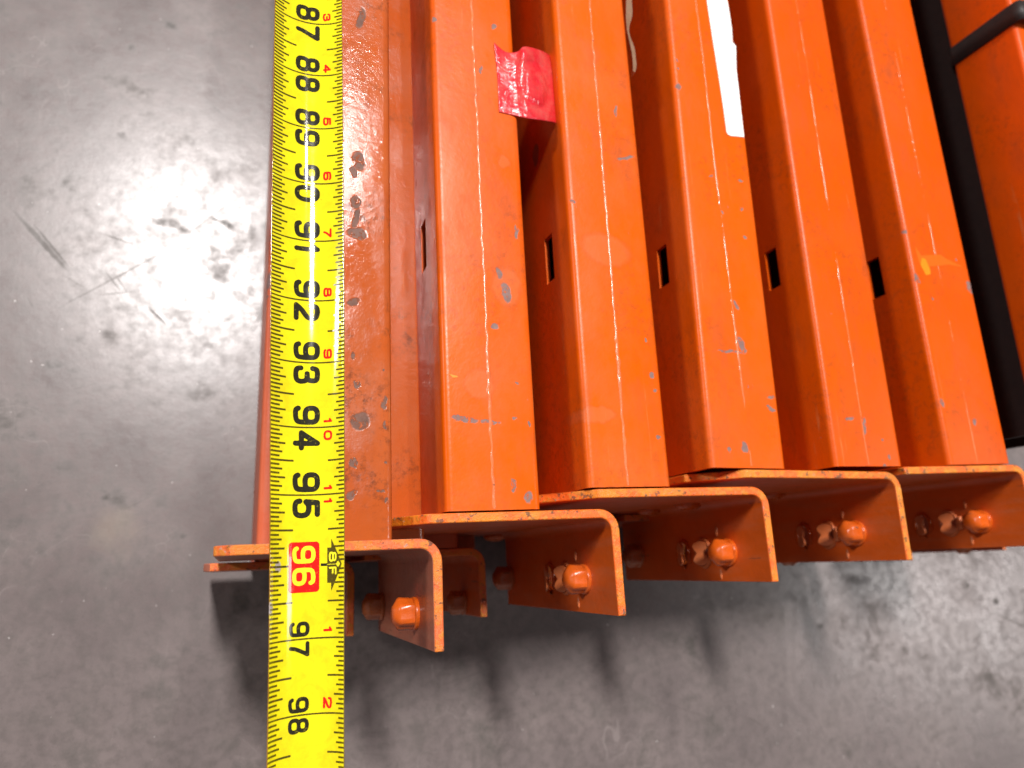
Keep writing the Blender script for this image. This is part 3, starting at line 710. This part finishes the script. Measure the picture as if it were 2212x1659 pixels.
def make_tape_mat():
    N = NT('yellow_tape_blade')
    uv = N.n('ShaderNodeUVMap'); sp = N.n('ShaderNodeSeparateXYZ'); N.l(uv.outputs[0], sp.inputs[0]); u = sp.outputs[0]   # u = 0..1 across
    base = N.mix(N.ramp(N.noise(1.3, 4, .6), .35, .7), (.80, .71, .011), (.68, .60, .011))
    sm = N.math('MULTIPLY', N.ramp(N.noise(3.4, 6, .7, dist=.6), .48, .70), .55)
    c = N.mix(sm, base, (.60, .44, .010))
    dots = N.ramp(N.noise(11, 4, .65), .71, .76)
    c = N.mix(N.math('MULTIPLY', dots, .55), c, (.22, .14, .01))
    # worn left edge: brown steel showing through, flaked unevenly
    ed = N.math('ADD', u, N.math('MULTIPLY', N.math('SUBTRACT', N.noise(9, 5, .7), .5), .055))
    em = N.ramp(ed, .020, .006)
    c = N.mix(N.math('MULTIPLY', em, .9), c, N.mix(N.noise(16, 3), (.10, .035, .012), (.42, .16, .02)))
    ed2 = N.math('SUBTRACT', 1., u); em2 = N.ramp(ed2, .010, .004)
    c = N.mix(N.math('MULTIPLY', em2, .8), c, (.12, .06, .015))
    # spots worn to bare metal
    w = N.warp(.07, 9)
    q = blade(-.42, YIN(96)+.0); q2 = blade(-.58, YIN(96.55)); q3 = blade(-.40, YIN(96.06))
    bare = N.union([N.blob(w, q, (.05, .09, None), 0, .7), N.blob(w, q2, (.035, .10, None), 0, .6)])
    c = N.mix(bare, c, N.mix(N.noise(22, 3), (.16, .10, .09), (.6, .55, .53)))
    r = N.ramp(N.noise(3, 5, .6), .3, .8, .05, .13)
    h = N.math('ADD', N.noise(3, 2, .5), N.math('MULTIPLY', N.noise(40, 2), .03))
    return N.out(c, r, N.bump(h, .0022, .5), .5)
M_TAPE = make_tape_mat()
bm = bmesh.new(); uvl = bm.loops.layers.uv.new('UVMap')
NS = 24; ys = []
y = YB
while y < YT: ys.append(y); y += .2 if y < 15 else 1.5
ys.append(YT)
grid = [[bm.verts.new(blade(-LARC/2+LARC*i/NS, y)-TPO) for i in range(NS+1)] for y in ys]
for j in range(len(ys)-1):
    for i in range(NS):
        f = bm.faces.new([grid[j][i], grid[j][i+1], grid[j+1][i+1], grid[j+1][i]])
        for l_, (uu, vv) in zip(f.loops, ((i, j), (i+1, j), (i+1, j+1), (i, j+1))): l_[uvl].uv = (uu/NS, vv*.2)
bl = mesh('blade', bm, M_TAPE, tp, 80)
md = bl.modifiers.new('t', 'SOLIDIFY'); md.thickness = .009*I; md.offset = -1

def ink(name, col, wear=.5):
    N = NT(name)
    f = N.ramp(N.noise(24, 3, .6), .62, .70)
    w = N.math('MULTIPLY', f, wear)
    c = N.mix(w, col, (.55, .47, .02))
    return N.out(c, N.ramp(N.noise(3, 5, .6), .3, .8, .06, .16), N.bump(N.noise(3, 2), .0022, .5), .5)
M_BLACK = ink('black_ink', (.022, .020, .012), .25); M_TICK = ink('brown_black_ink', (.075, .058, .008), .35)
M_REDI = ink('red_ink', (.80, .012, .010), .25); M_YI = ink('yellow_ink', (.86, .77, .03), .1)

# digits: bold rounded figures drawn as filled outlines on a 1 x 1 box (advance direction x, up y)
def spline(P, n=7, closed=False):
    out = []; m = len(P)
    rng = range(m if closed else m-1)
    for i in rng:
        g_ = (lambda k: P[k % m]) if closed else (lambda k: P[min(max(k, 0), m-1)])
        p0, p1, p2, p3 = (Vector(g_(i+k)) for k in (-1, 0, 1, 2))
        for k in range(n):
            f_ = k/n; out.append(.5*((2*p1)+(p2-p0)*f_+(2*p0-5*p1+4*p2-p3)*f_*f_+(3*p1-p0-3*p2+p3)*f_**3))
    out.append(Vector(P[0] if closed else P[-1])); return out
def loop(cx, cy, rx, ry, e=2.7):
    P = []
    for k in range(33):
        a = 2*math.pi*k/32; c, q = math.cos(a), math.sin(a)
        P.append(Vector((cx+rx*abs(c)**(2/e)*(1 if c > 0 else -1), cy+ry*abs(q)**(2/e)*(1 if q > 0 else -1))))
    return P
def V2(*a): return [Vector(p) for p in a]
_nine = [loop(.5, .725, .5, .275), spline([(1, .70), (1, .34), (.92, .08), (.52, 0), (.14, .02), (.02, .13)])]
GLYPH = {'0': [loop(.5, .5, .5, .5)], '8': [loop(.5, .765, .44, .235), loop(.5, .265, .5, .265)], '9': _nine,
    '6': [[Vector((1-p.x, 1-p.y)) for p in q] for q in _nine],
    '1': [V2((.62, 0), (.62, 1)), V2((.62, .97), (.12, .80))],
    '2': [spline([(.03, .70), (.12, .94), (.5, 1.0), (.9, .92), (1, .72), (.84, .50), (.32, .24), (.04, .02)]), V2((.02, 0), (1, 0))],
    '3': [spline([(.04, .78), (.14, .96), (.5, 1), (.9, .94), (.92, .66), (.78, .55), (.42, .53)]), spline([(.42, .53), (.86, .50), (1, .28), (.9, .06), (.5, 0), (.12, .05), (.02, .24)])],
    '4': [V2((.74, 0), (.74, 1)), V2((.74, 1), (0, .28)), V2((0, .28), (1.06, .28))],
    '5': [V2((.94, 1), (.16, 1), (.07, .50)), spline([(.07, .50), (.40, .62), (.86, .56), (1, .31), (.88, .06), (.48, 0), (.12, .05), (.02, .22)])],
    '7': [V2((0, 1), (1, 1)), spline([(1, 1), (.72, .66), (.46, .30), (.36, 0)])],
    'F': [V2((0, 0), (0, 1)), V2((0, 1), (.95, 1)), V2((0, .50), (.78, .50))]}
def text_tris(ch, w, h, hw):
    """one figure w wide and h high, strokes 2*hw thick, filled by clipping a fine grid against the stroke distance"""
    if ch == '1': w *= .62
    segs = []
    for pl in GLYPH[ch]:
        Q = [Vector((hw+p.x*(w-2*hw), hw+p.y*(h-2*hw))) for p in pl]
        for a, b_ in zip(Q, Q[1:]):
            e_ = b_-a; segs.append((a.x, a.y, e_.x, e_.y, max(e_.length_squared, 1e-12)))
    def dist(x, y):
        m = 9e9
        for ax, ay, ex, ey, L2 in segs:
            t = ((x-ax)*ex+(y-ay)*ey)/L2; t = 0 if t < 0 else 1 if t > 1 else t
            dx, dy = x-ax-ex*t, y-ay-ey*t; v = dx*dx+dy*dy
            if v < m: m = v
        return math.sqrt(m)-hw*.985
    st = hw/3.2; nx = int(math.ceil((w+.02)/st))+1; ny = int(math.ceil((h+.02)/st))+1
    g_ = [[dist(-.01+i*st, -.01+j*st) for j in range(ny+1)] for i in range(nx+1)]
    b = bmesh.new(); cache = {}
    def vert(x, y):
        k = (round(x*1e5), round(y*1e5))
        if k not in cache: cache[k] = b.verts.new((x, y, 0))
        return cache[k]
    for i in range(nx):
        for j in range(ny):
            cs = [(i, j), (i+1, j), (i+1, j+1), (i, j+1)]; P = []
            for k in range(4):
                (i0, j0), (i1, j1) = cs[k], cs[(k+1) % 4]; f0, f1 = g_[i0][j0], g_[i1][j1]
                if f0 < 0: P.append((-.01+i0*st, -.01+j0*st))
                if (f0 < 0) != (f1 < 0):
                    t = f0/(f0-f1); P.append((-.01+(i0+(i1-i0)*t)*st, -.01+(j0+(j1-j0)*t)*st))
            vs = []
            for x, y in P:
                v = vert(x, y)
                if v not in vs: vs.append(v)
            if len(vs) >= 3:
                try: b.faces.new(vs)
                except ValueError: pass
    return b, w
def flat_to_blade(b, y0, s0, lift, cut=.045):
    """lay a flat print on the blade: its x runs toward the reader (-y), its y runs across (+s)"""
    lo = min(v.co.y for v in b.verts); hi = max(v.co.y for v in b.verts); y = lo+cut
    while y < hi:
        bmesh.ops.bisect_plane(b, geom=b.verts[:]+b.edges[:]+b.faces[:], plane_co=(0, y, 0), plane_no=(0, 1, 0)); y += cut
    lo = min(v.co.x for v in b.verts); hi = max(v.co.x for v in b.verts); x = lo+.2
    while x < hi:
        bmesh.ops.bisect_plane(b, geom=b.verts[:]+b.edges[:]+b.faces[:], plane_co=(x, 0, 0), plane_no=(1, 0, 0)); x += .2
    for v in b.verts: v.co = blade(s0+v.co.y, y0-v.co.x, lift)-TPO
    bmesh.ops.recalc_face_normals(b, faces=b.faces)
    up = sum((f.normal.z for f in b.faces))
    if up < 0: bmesh.ops.reverse_faces(b, faces=b.faces)
def join(dst, src):
    me = bpy.data.meshes.new('tmp'); src.to_mesh(me); src.free(); dst.from_mesh(me); bpy.data.meshes.remove(me)
def number(txt, yline, s0, w, h, gap, bold, mat, name, lift=.004, before=False):
    out = bmesh.new(); 
    for k, ch in enumerate(txt):
        b, ww = text_tris(ch, w, h, bold)
        if before: x = -gap-ww
        elif k == 0: x = -gap-ww
        else: x = gap
        for v in b.verts: v.co.x += x
        flat_to_blade(b, yline, s0, lift); join(out, b)
    o = mesh(name, out, mat, tp, 0); return o
def box_print(x0, x1, y0, y1, r=0, n=5):
    b = bmesh.new(); P = []
    if r:
        for (cx, cy, a0) in ((x1-r, y1-r, 0), (x0+r, y1-r, 90), (x0+r, y0+r, 180), (x1-r, y0+r, 270)):
            for k in range(n+1):
                a = math.radians(a0+90*k/n); P.append((cx+r*math.cos(a), cy+r*math.sin(a)))
    else: P = [(x0, y0), (x1, y0), (x1, y1), (x0, y1)]
    b.faces.new([b.verts.new((x, y, 0)) for x, y in P]); return b
def poly_print(P):
    b = bmesh.new(); f = b.faces.new([b.verts.new((x, y, 0)) for x, y in P]); bmesh.ops.triangulate(b, faces=[f]); return b
EDGE = LARC/2
for n in range(84, 100):
    yl = YIN(n)
    after = n > 96
    if n != 96:
        if after: number(str(n), yl, -.225, .205, .29, .032, .0270, M_BLACK, 'inch_number')
        else: number(str(n), yl, -.195, .292, .40, .042, .0395, M_BLACK, 'inch_number')
        m = n-84 if n < 96 else n-96
        if m:
            t_ = str(m)
            number(t_, yl, .255, .155 if len(t_) == 1 else .15, .135, .06 if len(t_) == 1 else .05, .0165, M_REDI, 'foot_inch_number', before=len(t_) == 1)
# ninety-six: red block with yellow figures
y96 = YIN(96)
b = box_print(-.33, .37, -.245, .195, .05); flat_to_blade(b, y96, 0, .004); mesh('foot_block', b, M_REDI, tp, 0)
number('96', y96, -.19, .245, .33, .03, .030, M_YI, 'inch_number', lift=.0065)
# black arrow block with 8F
arrow = [(-.235, .31), (-.235, .37), (-.36, .372), (-.02, .54), (.0, .55), (.02, .54), (.37, .372), (.255, .37), (.255, .31)]
b = poly_print(arrow); flat_to_blade(b, y96, 0, .004); mesh('foot_arrow', b, M_TICK, tp, 0)
bb, ww = text_tris('8', .14, .125, .0135)
for v in bb.verts: v.co.x -= .175
flat_to_blade(bb, y96, .335, .0065); out = bmesh.new(); join(out, bb)
bb, ww = text_tris('F', .115, .125, .0135)
for v in bb.verts: v.co.x += .035
flat_to_blade(bb, y96, .335, .0065); join(out, bb)
bb = poly_print([(-.045, .485), (0, .45), (.045, .485), (0, .525)]); flat_to_blade(bb, y96, 0, .0065, .02); join(out, bb)
bb = box_print(-.004, .004, .31, .45); flat_to_blade(bb, y96, 0, .0065); join(out, bb)
mesh('foot_lettering', out, M_YI, tp, 0)
b = box_print(-.018, .018, .215, .31); flat_to_blade(b, y96, 0, .004); mesh('foot_mark', b, M_BLACK, tp, 0)
# tick marks, joined: flat print
tk = bmesh.new()
def tick(y, s0, s1, w):
    b = box_print(-w/2, w/2, min(s0, s1), max(s0, s1)); flat_to_blade(b, y, 0, .0035, .08); join(tk, b)
for n in range(84, 101):
    for k in range(16):
        y = YIN(n)-k/16
        if k == 0:
            if n == 96: tick(y, -EDGE+.004, -.245, .028)
            else: tick(y, -EDGE+.004, EDGE-.004, .022)
            continue
        L_ = .42 if k == 8 else .29 if k % 4 == 0 else .24 if k % 2 == 0 else .19
        R_ = .28 if k == 8 else .18 if k % 4 == 0 else .145 if k % 2 == 0 else .105
        tick(y, -EDGE+.004, -EDGE+L_, .028)
        tick(y, EDGE-R_, EDGE-.003, .025)
mesh('tick_marks', tk, M_TICK, tp, 0)
